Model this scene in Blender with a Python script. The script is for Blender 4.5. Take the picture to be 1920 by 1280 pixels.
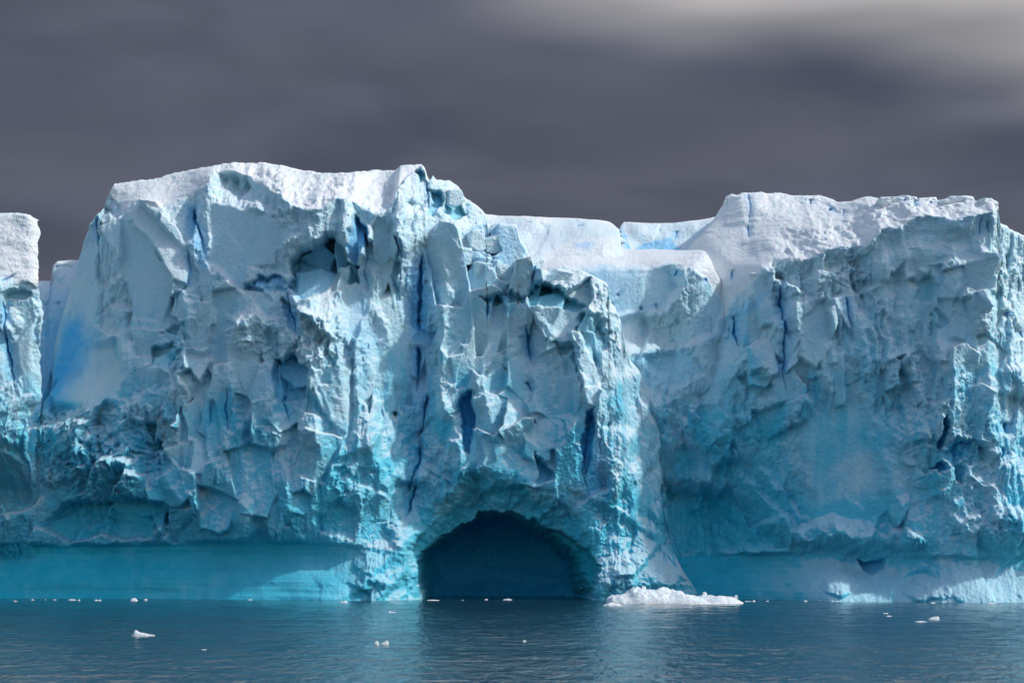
import bpy, math, random
import numpy as np

# ------------------------------------------------------------------ camera, sky, sun, exposure
sc = bpy.context.scene
for o in list(bpy.data.objects): bpy.data.objects.remove(o)
COL = sc.collection
F, HOR, CAMH = 5333.3, 1015.0, 8.0          # focal length in photo pixels, horizon row, eye height in metres
cam = bpy.data.cameras.new('camera'); cam.lens = 100; cam.sensor_width = 36
cam.shift_y = (HOR - 640) / 1920; cam.clip_start = 1; cam.clip_end = 20000
camo = bpy.data.objects.new('camera', cam); COL.objects.link(camo)
camo.location = (0, 0, CAMH); camo.rotation_euler = (math.radians(90), 0, 0); sc.camera = camo
SUN_EL, SUN_AZ = math.radians(42), math.radians(105)      # azimuth clockwise from +Y (view direction)
sd = np.array([math.sin(SUN_AZ)*math.cos(SUN_EL), math.cos(SUN_AZ)*math.cos(SUN_EL), math.sin(SUN_EL)])
sun = bpy.data.lights.new('sun', 'SUN'); sun.energy = 2.3; sun.angle = math.radians(3); sun.color = (1, .965, .92)
suno = bpy.data.objects.new('sun', sun); COL.objects.link(suno)
from mathutils import Vector
suno.rotation_euler = Vector(-sd).to_track_quat('-Z', 'Y').to_euler()
suno.location = (200, 300, 200)
sc.view_settings.view_transform = 'Standard'; sc.view_settings.look = 'None'
sc.view_settings.exposure = 0.25; sc.view_settings.gamma = 1.0
sc.cycles.max_bounces = 6; sc.cycles.diffuse_bounces = 4; sc.cycles.glossy_bounces = 3
sc.cycles.caustics_reflective = False; sc.cycles.caustics_refractive = False
try: sc.cycles.use_denoising = True
except Exception: pass

class NT:
    """tiny node helper"""
    def __init__(s, tree): s.t = tree; s.n = tree.nodes; s.n.clear()
    def add(s, typ, **kw):
        n = s.n.new(typ)
        for k, v in kw.items():
            if k.startswith('i_'):
                key = k[2:]; key = int(key) if key.isdigit() else key.replace('_', ' ')
                s.set(n.inputs[key], v)
            else: setattr(n, k, v)
        return n
    def set(s, inp, v):
        if isinstance(v, bpy.types.NodeSocket): s.t.links.new(v, inp)
        elif isinstance(v, bpy.types.Node): s.t.links.new(v.outputs[0], inp)
        else: inp.default_value = v
    def math(s, op, a, b=0.0, c=None, clamp=False):
        n = s.add('ShaderNodeMath', operation=op, use_clamp=clamp); s.set(n.inputs[0], a); s.set(n.inputs[1], b)
        if c is not None: s.set(n.inputs[2], c)
        return n.outputs[0]
    def mix(s, f, a, b):
        n = s.add('ShaderNodeMix', data_type='RGBA'); s.set(n.inputs[0], f); s.set(n.inputs[6], a); s.set(n.inputs[7], b); return n.outputs[2]
    def ss(s, v, a, b):
        n = s.add('ShaderNodeMapRange', interpolation_type='SMOOTHSTEP'); s.set(n.inputs[0], v); n.inputs[1].default_value = a; n.inputs[2].default_value = b; return n.outputs[0]
    def noise(s, vec, scale, detail=4, rough=.55, dist=0.):
        return s.add('ShaderNodeTexNoise', i_Vector=vec, i_Scale=scale, i_Detail=detail, i_Roughness=rough, i_Distortion=dist).outputs[0]
    def mapping(s, vec, sc_, loc=(0,0,0), rot=(0,0,0)):
        return s.add('ShaderNodeMapping', i_Vector=vec, i_Scale=sc_, i_Location=loc, i_Rotation=rot).outputs[0]

w = bpy.data.worlds.new('World'); sc.world = w; w.use_nodes = True
T = NT(w.node_tree)
gen = T.add('ShaderNodeTexCoord').outputs['Generated']
sky = T.add('ShaderNodeTexSky', sky_type='NISHITA'); sky.sun_disc = False
sky.sun_elevation = SUN_EL; sky.sun_rotation = SUN_AZ; sky.air_density = 1.2; sky.dust_density = 1.5
skyc = T.add('ShaderNodeVectorMath', operation='SCALE'); T.set(skyc.inputs[0], sky.outputs[0]); skyc.inputs[3].default_value = 0.138
sep = T.add('ShaderNodeSeparateXYZ', i_0=gen)
X, Yd, Z = sep.outputs
# a bank of dark stratus over the half of the sky behind the berg, brightening at its broken upper edge
st = T.mapping(gen, (3.2, 3.2, 9.0), rot=(0, math.radians(-7), 0))
n1 = T.noise(st, 2.6, 2, .45, .4)
n2 = T.noise(T.mapping(gen, (2.6, 2.6, 10), loc=(3, 1, 2), rot=(0, math.radians(5), 0)), 2.6, 2, .45, .3)
n3 = T.noise(T.mapping(gen, (6, 6, 22), loc=(1, 4, 2), rot=(0, math.radians(-3), 0)), 3.0, 3, .5, .4)
cl = T.mix(T.ss(n1, .34, .66), (.058, .068, .100, 1), (.092, .101, .140, 1))
cl = T.mix(T.math('MULTIPLY', T.ss(n2, .46, .70), .5), cl, (.103, .104, .132, 1))
cl = T.mix(T.math('MULTIPLY', T.ss(n3, .5, .72), .25), cl, (.052, .058, .082, 1))
cl = T.mix(T.math('MULTIPLY', T.ss(Z, .125, .065), .45), cl, (.106, .100, .118, 1))
# pale sunlit break in the bank, high on the right
brk = T.math('ADD', T.math('MULTIPLY', X, .22), T.math('ADD', Z, T.math('MULTIPLY', n2, .035)))
brk = T.math('ADD', brk, T.math('MULTIPLY', n1, .04))
bf = T.ss(brk, .216, .272)
cl = T.mix(bf, cl, (.58, .555, .54, 1))
bank = T.math('MULTIPLY', T.ss(Yd, -.1, .35), T.ss(Z, .75, .30))
col = T.mix(bank, skyc.outputs[0], cl)
bg = T.add('ShaderNodeBackground', i_Color=col, i_Strength=1.0)
T.t.links.new(bg.outputs[0], T.add('ShaderNodeOutputWorld').inputs[0])

# ------------------------------------------------------------------ numpy noise
def h32(ix, iy, seed):
    h = (ix.astype(np.int64)*374761393 + iy.astype(np.int64)*668265263 + seed*1274126177) & 0xffffffff
    h = ((h ^ (h >> 13))*1274126177) & 0xffffffff
    return h ^ (h >> 16)
def rnd(ix, iy, seed): return (h32(ix, iy, seed) & 0xffff)/65535.0
def perlin(x, y, seed=0):
    x0 = np.floor(x); y0 = np.floor(y); fx = x-x0; fy = y-y0
    ix = x0.astype(np.int64); iy = y0.astype(np.int64)
    u = fx*fx*fx*(fx*(fx*6-15)+10); v = fy*fy*fy*(fy*(fy*6-15)+10)
    def g(i, j, dx, dy):
        a = rnd(i, j, seed)*6.2831853
        return np.cos(a)*dx+np.sin(a)*dy
    a = g(ix, iy, fx, fy); b = g(ix+1, iy, fx-1, fy); c = g(ix, iy+1, fx, fy-1); d = g(ix+1, iy+1, fx-1, fy-1)
    return 1.4*((a+(b-a)*u)*(1-v)+(c+(d-c)*u)*v)
def fbm(x, y, oct=4, seed=0, gain=.5):
    s = 0; a = 1
    for k in range(oct): s = s+a*perlin(x*2**k, y*2**k, seed+17*k); a *= gain
    return s
def ridged(x, y, oct=3, seed=0, gain=.5):
    s = 0; a = 1
    for k in range(oct): s = s+a*(1-2*np.abs(perlin(x*2**k, y*2**k, seed+31*k))); a *= gain
    return s
def facets(x, y, seed=0, k=14., tilt=1., step=.6, fx=None, fy=None):
    """broken planar chips: each cell a tilted plane, blended over a narrow seam"""
    x0 = np.floor(x).astype(np.int64); y0 = np.floor(y).astype(np.int64)
    ws = np.zeros_like(x); hs = np.zeros_like(x)
    for i in (-1, 0, 1):
        for j in (-1, 0, 1):
            ix = x0+i; iy = y0+j
            cx = ix+.5+.85*(rnd(ix, iy, seed)-.5); cy = iy+.5+.85*(rnd(ix, iy, seed+1)-.5)
            dx = x-cx; dy = y-cy
            wgt = np.exp(-k*np.sqrt(dx*dx+dy*dy))
            ex = dx if fx is None else fx-cx; ey = dy if fy is None else fy-cy
            h = step*(rnd(ix, iy, seed+2)-.5)*2+tilt*(ex*(rnd(ix, iy, seed+3)-.5)*2+ey*(rnd(ix, iy, seed+4)-.5)*2)
            ws += wgt; hs += wgt*h
    return hs/ws
def sst(x, a, b):
    t = np.clip((x-a)/(b-a), 0, 1); return t*t*(3-2*t)

# ------------------------------------------------------------------ sculpting kit (photo-pixel units on the wall, relief in metres)
def _ker(r2): return r2*np.log(r2+1e-9)*.5
def tps_fit(pts):
    P = np.array(pts, float); n = len(P); X = P[:, :2]/100.; z = P[:, 2]
    d2 = ((X[:, None]-X[None])**2).sum(-1)
    A = np.zeros((n+3, n+3)); A[:n, :n] = _ker(d2)+np.eye(n)*.02
    A[:n, n] = 1; A[:n, n+1:] = X; A[n, :n] = 1; A[n+1:, :n] = X.T
    return X, np.linalg.solve(A, np.r_[z, 0, 0, 0])
def tps_at(fit, gu, gv):
    X, c = fit; n = len(X); gu = gu/100.; gv = gv/100.; G = c[n]+c[n+1]*gu+c[n+2]*gv
    for i in range(n): G = G+c[i]*_ker((gu-X[i, 0])**2+(gv-X[i, 1])**2)
    return G
def tps(fit, U, V):
    # coarse grid then bilinear
    st_ = 8.; u0, v0 = U.min(), V.min(); nu = int((U.max()-u0)/st_)+3; nv = int((V.max()-v0)/st_)+3
    gu, gv = np.meshgrid(u0+st_*np.arange(nu), v0+st_*np.arange(nv)); G = tps_at(fit, gu, gv)
    fu = (U-u0)/st_; fv = (V-v0)/st_; iu = fu.astype(int); iv = fv.astype(int); fu = fu-iu; fv = fv-iv
    return (G[iv, iu]*(1-fu)+G[iv, iu+1]*fu)*(1-fv)+(G[iv+1, iu]*(1-fu)+G[iv+1, iu+1]*fu)*fv
def interp(pts, x): P = np.array(pts, float); return np.interp(x, P[:, 0], P[:, 1])
def bbox(U, V, pts, pad):
    P = np.array(pts, float)
    return np.nonzero((U > P[:, 0].min()-pad) & (U < P[:, 0].max()+pad) & (V > P[:, 1].min()-pad) & (V < P[:, 1].max()+pad))
def seg_dist(u, v, pts, closed=False):
    P = np.array(pts, float); Q = np.roll(P, -1, 0) if closed else P[1:]; P2 = P if closed else P[:-1]
    best = np.full(u.shape, 1e9); side = np.zeros(u.shape); tpos = np.zeros(u.shape); n = len(P2)
    for k, (a, b) in enumerate(zip(P2, Q)):
        dx, dy = b-a; L = dx*dx+dy*dy+1e-9
        t = np.clip(((u-a[0])*dx+(v-a[1])*dy)/L, 0, 1)
        d = np.hypot(u-a[0]-t*dx, v-a[1]-t*dy); m = d < best
        best = np.where(m, d, best); side = np.where(m, np.sign((u-a[0])*dy-(v-a[1])*dx), side); tpos = np.where(m, (k+t)/n, tpos)
    return best, side, tpos
def sdf(u, v, poly):
    """positive inside"""
    d, _, _ = seg_dist(u, v, poly, True); inside = np.zeros(u.shape, bool); n = len(poly)
    for i in range(n):
        x1, y1 = poly[i]; x2, y2 = poly[(i+1) % n]
        if y1 == y2: continue
        c = ((y1 > v) != (y2 > v)) & (u < (x2-x1)*(v-y1)/(y2-y1)+x1); inside ^= c
    return np.where(inside, d, -d)

class Wall:
    """one sculpted mass of ice. columns run from under the water to the skyline; self.p = relief toward the viewer in metres"""
    def __init__(s, px0, px1, step, skyline, base, ctrl, bottom=1150., rows=600, sky_rough=(2.5, 1.2), seed=1, curl=(10., 2.5), tilt=((0, 0), (1, 0))):
        s.base = base; s.seed = seed; s.m = base/F
        s.tilt = tilt; ctrl = [(a, b, c+float(interp(tilt, a))*min(1., max(.3, 1+(c+8)/14.))) for a, b, c in ctrl]
        s.fit0 = tps_fit(ctrl)
        s.fit = tps_fit([(960+(a-960)*(base-c)/base, HOR+(b-HOR)*(base-c)/base, c) for a, b, c in ctrl])
        skyline = s.fix(skyline); px0 = s.fix([(px0, skyline[0][1])])[0][0]; px1 = s.fix([(px1, skyline[-1][1])])[0][0]
        for k in range(1, len(skyline)): skyline[k] = (max(skyline[k][0], skyline[k-1][0]+.3), skyline[k][1])
        u = np.arange(px0, px1+step, step); s.nc = len(u); s.nr = rows
        top = interp(skyline, u)
        top = top+sky_rough[0]*fbm(u/42., u*0+seed*3.3, 4, seed+5, .55)+sky_rough[1]*facets(u/9., u*0+.5, seed+6)
        t = np.linspace(0, 1, rows)[:, None]
        kw = np.exp(-.5*(np.arange(-90, 91)*step/45.)**2); kw /= kw.sum(); tops = np.convolve(np.pad(top, 90, mode='edge'), kw, 'valid')
        s.top = top; s.U = np.repeat(u[None], rows, 0); s.V = bottom+(tops[None]-bottom)*t+sst(t, .35, 1.)*(top-tops)[None]
        U, V = s.U, s.V
        wu = fbm(U/55., V/55., 3, seed+50); wv = fbm(U/55., V/55., 3, seed+60)
        s.Uw = U+9*wu+2.6*fbm(U/11., V/11., 2, seed+51)+2.*facets(U/17., V/17., seed+52); s.Vw = V+9*wv+2.6*fbm(U/11., V/11., 2, seed+61)+2.*facets(U/17., V/17., seed+62)
        s.p = tps(s.fit, U, V); s.R = np.ones_like(U); s.blue = np.zeros_like(U); s.teal = np.zeros_like(U); s.snow = np.zeros_like(U); s.flute = np.zeros_like(U)
        s.curl = curl
    def fix(s, pts):
        """photo pixel -> position on the wall's own grid, allowing for how far back that spot lies"""
        Q = np.array(pts, float); k = (s.base-np.clip(tps_at(s.fit0, Q[:, 0], Q[:, 1]), -32, 9))/s.base
        return list(zip((960+(Q[:, 0]-960)*k).tolist(), (HOR+(Q[:, 1]-HOR)*k).tolist()))
    # --- features
    def plane(s, poly, c, p0, gx, gy, soft=5., smooth=.15, amt=1.):
        poly = s.fix(poly); i = bbox(s.U, s.V, poly, soft+12); d = sdf(s.U[i]+.3*(s.Uw[i]-s.U[i]), s.V[i]+.3*(s.Vw[i]-s.V[i]), poly); k = sst(d, -soft, soft)*amt
        s.p[i] = s.p[i]*(1-k)+k*(p0+interp(s.tilt, s.U[i])+gx*(s.U[i]-s.fix([c])[0][0])+gy*(s.V[i]-s.fix([c])[0][1])); s.R[i] *= 1-k*(1-smooth)
    def ridge(s, pts, wl, wr, h, taper=True):
        pts = s.fix(pts); i = bbox(s.U, s.V, pts, max(wl, wr)+14); d, sd_, t = seg_dist(s.Uw[i], s.Vw[i], pts)
        # side > 0 : to the left of travel in picture space when walking down
        wd = np.where(sd_ > 0, wr, wl); k = np.clip(1-d/wd, 0, 1)
        s.p[i] += h*k*(np.sin(np.pi*np.clip(.08+.84*t, 0, 1)) if taper else 1.)
    def crack(s, pts, wd, depth, blue=.9):
        pts = s.fix(pts); i = bbox(s.U, s.V, pts, wd*6+14); U, V = s.U[i], s.V[i]
        d, _, t = seg_dist(U+2.2*perlin(V/26., U/90., s.seed+76)+1.0*facets(U/14., V/9., s.seed+75), V, pts)
        env = np.clip(np.minimum(t/.22, (1-t)/.62), 0, 1)
        ww = wd*.36*env*np.clip(.8+1.3*perlin(V/23., U/70., s.seed+77), .05, 2.)
        k = 1-sst(d, ww*.4, ww+1.6); fur = np.clip(1-d/(wd*2.4+9), 0, 1)*np.clip(env*2, 0, 1)
        s.p[i] -= .42*depth*k*np.clip(env*1.5, 0, 1)+.34*depth*fur**1.5
        s.blue[i] = np.maximum(s.blue[i], blue*k*np.clip(ww/1.6, .1, 1)); s.blue[i] = np.maximum(s.blue[i], .5*blue*fur**1.6*np.clip(wd/5., .2, 1))
    def niche(s, poly, d_top, d_bot, soft=6., blue=0., teal=0., rough=.5):
        poly = s.fix(poly); i = bbox(s.U, s.V, poly, soft+12); d = sdf(s.Uw[i], s.Vw[i], poly); k = sst(d, -soft*.4, soft)
        ys = [q[1] for q in poly]; f = np.clip((s.V[i]-min(ys))/(max(ys)-min(ys)), 0, 1)
        s.p[i] -= 1.25*k*(d_top+(d_bot-d_top)*f); s.R[i] *= 1-k*(1-min(1., rough+.35))
        s.blue[i] = np.maximum(s.blue[i], k*blue*(1-.5*f)); s.teal[i] = np.maximum(s.teal[i], k*teal*(1-.3*f))
    def bump(s, x, y, rx, ry, h, rough=None):
        x, y = s.fix([(x, y)])[0]; i = bbox(s.U, s.V, [(x-rx, y-ry), (x+rx, y+ry)], 10); r2 = ((s.Uw[i]-x)/rx)**2+((s.Vw[i]-y)/ry)**2
        k = np.clip(1-r2, 0, 1); s.p[i] += h*np.sqrt(k)*k**.3
        if rough is not None: s.R[i] += rough*k
    def paint(s, what, poly, amt, soft=25.):
        poly = s.fix(poly); i = bbox(s.U, s.V, poly, soft+12); d = sdf(s.Uw[i], s.Vw[i], poly); k = sst(d, -soft, soft)
        a = getattr(s, what)
        if what == 'R' : a[i] = a[i]*(1-k)+amt*k
        else: a[i] = np.maximum(a[i], amt*k)
    def snowfield(s, lip, slope_rough=.12, soft=5.):
        """everything above the lip line is wind-packed snow"""
        lip = s.fix(lip)
        for q in range(1, len(lip)): lip[q] = (max(lip[q][0], lip[q-1][0]+.3), lip[q][1])
        k = sst(interp(lip, s.U)-s.Vw, -soft, soft)*((s.U > lip[0][0]) & (s.U < lip[-1][0]))
        s.snow = np.maximum(s.snow, k); s.R *= 1-k*(1-slope_rough)
    def crease(s, lip, slope, below=.85, reach=75., under=.085, ramp=25.):
        """crisp edge where the snow slope breaks off into the wall"""
        q = np.array(lip, float); pl = tps_at(s.fit0, q[:, 0], q[:, 1]); g = s.fix(lip)
        gx_ = [a for a, _ in g]
        for k in range(1, len(gx_)): gx_[k] = max(gx_[k], gx_[k-1]+.3)
        lv = np.interp(s.U, gx_, [b for _, b in g]); lp = np.interp(s.U, gx_, pl)
        d = lv-s.Vw; ends = sst(s.U, gx_[0], gx_[0]+ramp)*(1-sst(s.U, gx_[-1]-15, gx_[-1]))
        up = ends*(d > 0)*(1-.6*sst(d, 30, 110)); s.p = s.p*(1-up)+up*(lp-slope*d)
        dn = ends*(d <= 0)*(1-sst(-d, 0, reach))*below; s.p = s.p*(1-dn)+dn*(lp+under*np.clip(d, -34, 0))
    def fractures(s, poly, n, wh=((22, 85), (34, 150)), amp=.85, smooth=.24, seed=0):
        """clean fracture planes scattered over a region"""
        rng = np.random.RandomState(seed); q = np.array(poly, float); lo, hi = q.min(0), q.max(0); c = 0
        while c < n:
            x, y = lo+rng.rand(2)*(hi-lo)
            if sdf(np.array([x]), np.array([y]), poly)[0] < 0: continue
            c += 1; w_ = rng.uniform(*wh[0])/2; h_ = rng.uniform(*wh[1])/2; t = rng.normal(0, .25)
            pts = []
            for ax, ay in ((-1,-1),(.1,-1.15),(1,-.8),(.9,.5),(.3,1.1),(-.8,.9)):
                ax += rng.normal(0, .22); ay += rng.normal(0, .18); pts.append((x+ax*w_*math.cos(t)-ay*h_*math.sin(t), y+ax*w_*math.sin(t)+ay*h_*math.cos(t)))
            p0 = float(tps_at(s.fit0, np.array([x]), np.array([y]))[0]-interp(s.tilt, x))+rng.uniform(-.8, 1.)*amp
            s.plane(pts, (x, y), p0, rng.uniform(-.05, .042)*amp, rng.uniform(-.04, .04)*amp, rng.uniform(1.4, 2.8), smooth, .95)
    def foot(s, line, wts, notch=1.6, tint=None):
        """smooth wave-cut band above the waterline"""
        wt = interp(wts, s.U); ln = interp(line, s.U)+2.5*fbm(s.U/40., s.U*0+3, 3, s.seed+9)
        d = s.V-ln; k = sst(d, -3, 5)*wt
        s.R *= 1-.985*k; kt = sst(d, -3, 5)*(wt if tint is None else interp(tint, s.U)); s.teal = np.maximum(s.teal*(1-k), kt)
        s.p -= notch*wt*sst(d, -4, 7)*(1-sst(d, 8, 75)*.85)
        s.p += .12*wt*k*(perlin(s.V/9.+.3*perlin(s.U/160., s.V/50., s.seed+12), s.U/520., s.seed+11)+.5*perlin(s.V/4., s.U/400., s.seed+13))
        s.p += .35*k*fbm(s.U/90., s.V/60., 3, s.seed+15)
        s.p += wt*(1.0*sst(d, 25, 78)-.14*sst(d, 76, 88)+.25*sst(d, 92, 102))
    # --- finish
    def relief(s, amp=1., big=(75., 120.), strata=.085):
        U, V, R, sd_ = s.U, s.V, s.R, s.seed; Uw = U+.4*(s.Uw-U); Vw = V+.4*(s.Vw-V)
        p = s.p
        rr = np.clip(R, 0, 1.6)
        tearing = .22+1.05*sst(fbm(U/110., V/120., 3, sd_+70), -.05, .5)+.25*np.clip(R-1, 0, 1)         # crumbly patches and clean fractures
        p += amp*rr*(1.5*facets((Uw+.35*Vw)/150., (Vw-.35*Uw)/190., sd_+18, 40., 1.5, .3, (U+.35*V)/150., (V-.35*U)/190.)+1.9*facets((Uw+.25*Vw)/big[0], (Vw-.2*Uw)/big[1], sd_+20, 32., 1.4, .4, (U+.25*V)/big[0], (V-.2*U)/big[1]))
        p += amp*rr*.72*facets(Uw/33., Vw/46., sd_+24, 22., 1.25, .5, U/33., V/46.)*tearing
        p += amp*rr*.34*facets(Uw/13., Vw/16., sd_+28, 16., 1.1, .6, U/13., V/16.)*tearing
        p += amp*np.clip(rr, .0, 1.6)*.20*facets(U/6.2, V/7., sd_+32, 10., 1., .6)*tearing
        p += amp*np.clip(rr, .05, 1.6)*.20*fbm(U/20., V/22., 4, sd_+36, .6)*tearing
        cr = np.clip(R-1, 0, .8); p += amp*cr*(.6*facets(U/10., V/9., sd_+33, 12., 1.2, .7)+.35*ridged(U/16., V/14., 3, sd_+34, .6)+.6*facets(Uw/24., Vw/22., sd_+35, 16., 1.2, .6))
        p += amp*rr*.6*(ridged(Uw/26., Vw/150., 3, sd_+40, .55)-.6)*np.clip(.35+s.flute, 0, 1.3)
        grit = np.clip(.35+.65*rr, 0, 1.2)*(1-.75*s.snow)*(1-.9*np.clip(s.teal, 0, 1)*(rr < .1))
        p += amp*grit*(.10*facets(U/3.6, V/4.2, sd_+37, 9., 1., .8)+.07*fbm(U/5., V/5., 2, sd_+38, .6))
        p += amp*np.clip(rr, 0, 1.2)*(.07*perlin(U/3.4, V/48., sd_+41)+.10*perlin(U/7.5, V/95., sd_+42))*(1-s.snow)
        # snow: drifts, strata, small crust
        p += s.snow*(.32*fbm(U/80., V/34., 3, sd_+44)+strata*2.2*perlin(U/150.+.2*fbm(U/60., V/60., 2, sd_+46), (V+7*fbm(U/120., V/120., 2, sd_+48))/6.5, sd_+45)*sst(fbm(U/90., V/40., 2, sd_+49), -.3, .5)+.055*fbm(U/10., V/7., 3, sd_+47, .6))
        dtop = V-s.top[None]
        t = np.clip(1-dtop/s.curl[0], 0, 1); p -= s.curl[1]*(1-np.sqrt(np.clip(1-t*t, 0, 1)))
    def build(s, name, parent, mat, back=35., close=(False, False), lateral=1., taper=0.):
        U, V, m = s.U, s.V, s.m
        rr = np.clip(s.R, 0, 1.5)*sst(V-s.top[None], 0, 25)
        x = (U-960)*m+lateral*rr*(.22*fbm(U/24., V/30., 3, s.seed+80)+.16*perlin(U/60., V/75., s.seed+82))
        z = CAMH-(V-HOR)*m+min(lateral, 1.)*rr*(.18*fbm(U/30., V/24., 3, s.seed+90)+.12*perlin(U/60., V/60., s.seed+92))
        y = s.base-s.p
        zz = -(V-HOR)*m; ps = s.p
        g = -np.gradient(ps, axis=0)/np.minimum(np.gradient(zz, axis=0), 1e9); gx = np.gradient(ps, axis=1)/(np.gradient(U, axis=1)*m)
        for _ in range(2): g[1:-1] = (g[:-2]+g[1:-1]+g[2:])/3; g[:, 1:-1] = (g[:, :-2]+g[:, 1:-1]+g[:, 2:])/3
        up = g/np.sqrt(1+g*g+gx*gx)
        s.snow = np.maximum(s.snow, .55*sst(up+.12*fbm(U/18., V/18., 2, s.seed+95), .22, .55)*(1-np.clip(s.teal, 0, 1))*(1-np.clip(s.blue*1.5, 0, 1)))
        P = np.stack([x, y, z], -1); col = np.stack([s.blue, s.teal, s.snow, np.clip(s.R, 0, 1)], -1)
        # plateau behind the crest, then the far side down to the sea
        ext = []; yb = y[-1].max()
        for k, (dy, dz) in enumerate(((2., -.15), (8., -.8), (back, -3.), (back+8, -8.))):
            q = P[-1].copy(); q[:, 1] = y[-1]+(yb+back-y[-1])*(dy/(back+8)) if k > 1 else y[-1]+dy; q[:, 2] += dz; q[:, 0] -= taper*(q[:, 1]-y[-1]); ext.append(q)
        q = ext[-1].copy(); q[:, 2] = -3; ext.append(q)
        P = np.concatenate([P, np.array(ext)], 0)
        ce = np.repeat(col[-1:], len(ext), 0).copy(); ce[..., 2] = 1; ce[..., 0] = 0; ce[..., 1] = 0; col = np.concatenate([col, ce], 0)
        cols_ = [P]; cc = [col]
        def side(j, n=14):
            e = P[:, j]; yend = yb+back+8; out = []; sg = 1 if j == 0 else -1
            for q in range(1, n+1):
                f_ = (q/n)**1.4; a = e.copy(); dy = (yend-e[:, 1])*f_; a[:, 1] += dy
                a[:, 0] += sg*(taper*dy+.9*facets(a[:, 1]/3.2, a[:, 2]/4.5, s.seed+200+j)+.3*fbm(a[:, 1]/1.5, a[:, 2]/1.5, 3, s.seed+210))*min(1, q/3); out.append(a)
            return np.stack(out, 1)
        if close[0]:
            a = side(0)[:, ::-1]; P = np.concatenate([a, P], 1); col = np.concatenate([np.repeat(col[:, :1], 14, 1), col], 1)
        if close[1]:
            a = side(-1); P = np.concatenate([P, a], 1); col = np.concatenate([col, np.repeat(col[:, -1:], 14, 1)], 1)
        assert P.shape[:2] == col.shape[:2] and np.isfinite(P).all(), (P.shape, col.shape)
        return grid_mesh(name, P, col, parent, mat)

def grid_mesh(name, P, col, parent, mat):
    nr, nc = P.shape[:2]
    idx = np.arange(nr*nc, dtype=np.int32).reshape(nr, nc)
    q = np.stack([idx[:-1, :-1], idx[:-1, 1:], idx[1:, 1:], idx[1:, :-1]], -1).reshape(-1, 4)
    me = bpy.data.meshes.new(name)
    me.vertices.add(nr*nc); me.vertices.foreach_set('co', P.astype(np.float32).ravel())
    me.loops.add(q.size); me.loops.foreach_set('vertex_index', q.ravel())
    me.polygons.add(len(q)); me.polygons.foreach_set('loop_start', np.arange(0, q.size, 4, dtype=np.int32))
    me.update(calc_edges=True)
    me.polygons.foreach_set('use_smooth', np.ones(len(q), bool))
    if col is not None:
        at = me.attributes.new('ice', 'FLOAT_COLOR', 'POINT'); at.data.foreach_set('color', np.clip(col, 0, 1).astype(np.float32).ravel())
    me.materials.append(mat)
    o = bpy.data.objects.new(name, me); COL.objects.link(o)
    if parent: o.parent = parent
    return o

# ------------------------------------------------------------------ materials
def ice_material():
    m = bpy.data.materials.new('glacier_ice'); m.use_nodes = True; T = NT(m.node_tree)
    geo = T.add('ShaderNodeNewGeometry'); pos = geo.outputs['Position']
    at = T.add('ShaderNodeAttribute', attribute_name='ice')
    sp = T.add('ShaderNodeSeparateColor', i_Color=at.outputs['Color']); blue, teal, snow = sp.outputs
    zz = T.add('ShaderNodeSeparateXYZ', i_0=pos).outputs[2]
    na = T.noise(pos, .11, 5, .6, .4); nb = T.noise(pos, .6, 5, .65); nc = T.noise(T.mapping(pos, (.5, .5, .07)), 1., 4, .6)
    # firn-white ice, older bluer ice in patches, bluer low down: denser ice plus blue of shade and translucency put into colour
    dens_shade = T.math('ADD', T.math('MULTIPLY', T.ss(zz, 56, 2), 1.1), T.math('MULTIPLY', T.math('SUBTRACT', na, .5), 2.2))
    dens_shade = T.math('ADD', dens_shade, T.math('MULTIPLY', T.math('SUBTRACT', nc, .5), 1.1))
    c = T.mix(T.ss(dens_shade, .15, 1.15), (.57, .80, .90, 1), (.12, .61, .81, 1))
    c = T.mix(T.math('MULTIPLY', T.ss(nb, .56, .72), .35), c, (.16, .60, .82, 1))
    c = T.mix(T.math('MULTIPLY', snow, .92), c, (.85, .875, .90, 1))
    tn = T.math('MULTIPLY', teal, T.math('ADD', .8, T.math('MULTIPLY', T.math('SUBTRACT', nb, .5), .9)), clamp=True)
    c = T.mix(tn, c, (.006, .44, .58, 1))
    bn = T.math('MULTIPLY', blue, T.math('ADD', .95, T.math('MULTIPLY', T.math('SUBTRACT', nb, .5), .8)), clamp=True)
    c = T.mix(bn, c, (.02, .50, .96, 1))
    bm = T.math('ADD', T.noise(pos, 1.6, 8, .7), T.math('MULTIPLY', T.noise(T.mapping(pos, (1, 1, .45)), 6., 4, .65), .35))
    amt = T.math('MULTIPLY', T.math('SUBTRACT', 1., T.math('MULTIPLY', teal, .7)), .75)
    bump = T.add('ShaderNodeBump', i_Strength=amt, i_Distance=.65, i_Height=bm)
    b = T.add('ShaderNodeBsdfPrincipled', i_Base_Color=c, i_Roughness=.55, i_Normal=bump.outputs[0])
    b.inputs['Subsurface Weight'].default_value = .3; b.inputs['Subsurface Radius'].default_value = (.06, .55, 1.); b.inputs['Subsurface Scale'].default_value = .6
    b.inputs['Specular IOR Level'].default_value = .25
    T.t.links.new(b.outputs[0], T.add('ShaderNodeOutputMaterial').inputs[0]); return m
ICE = ice_material()

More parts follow.
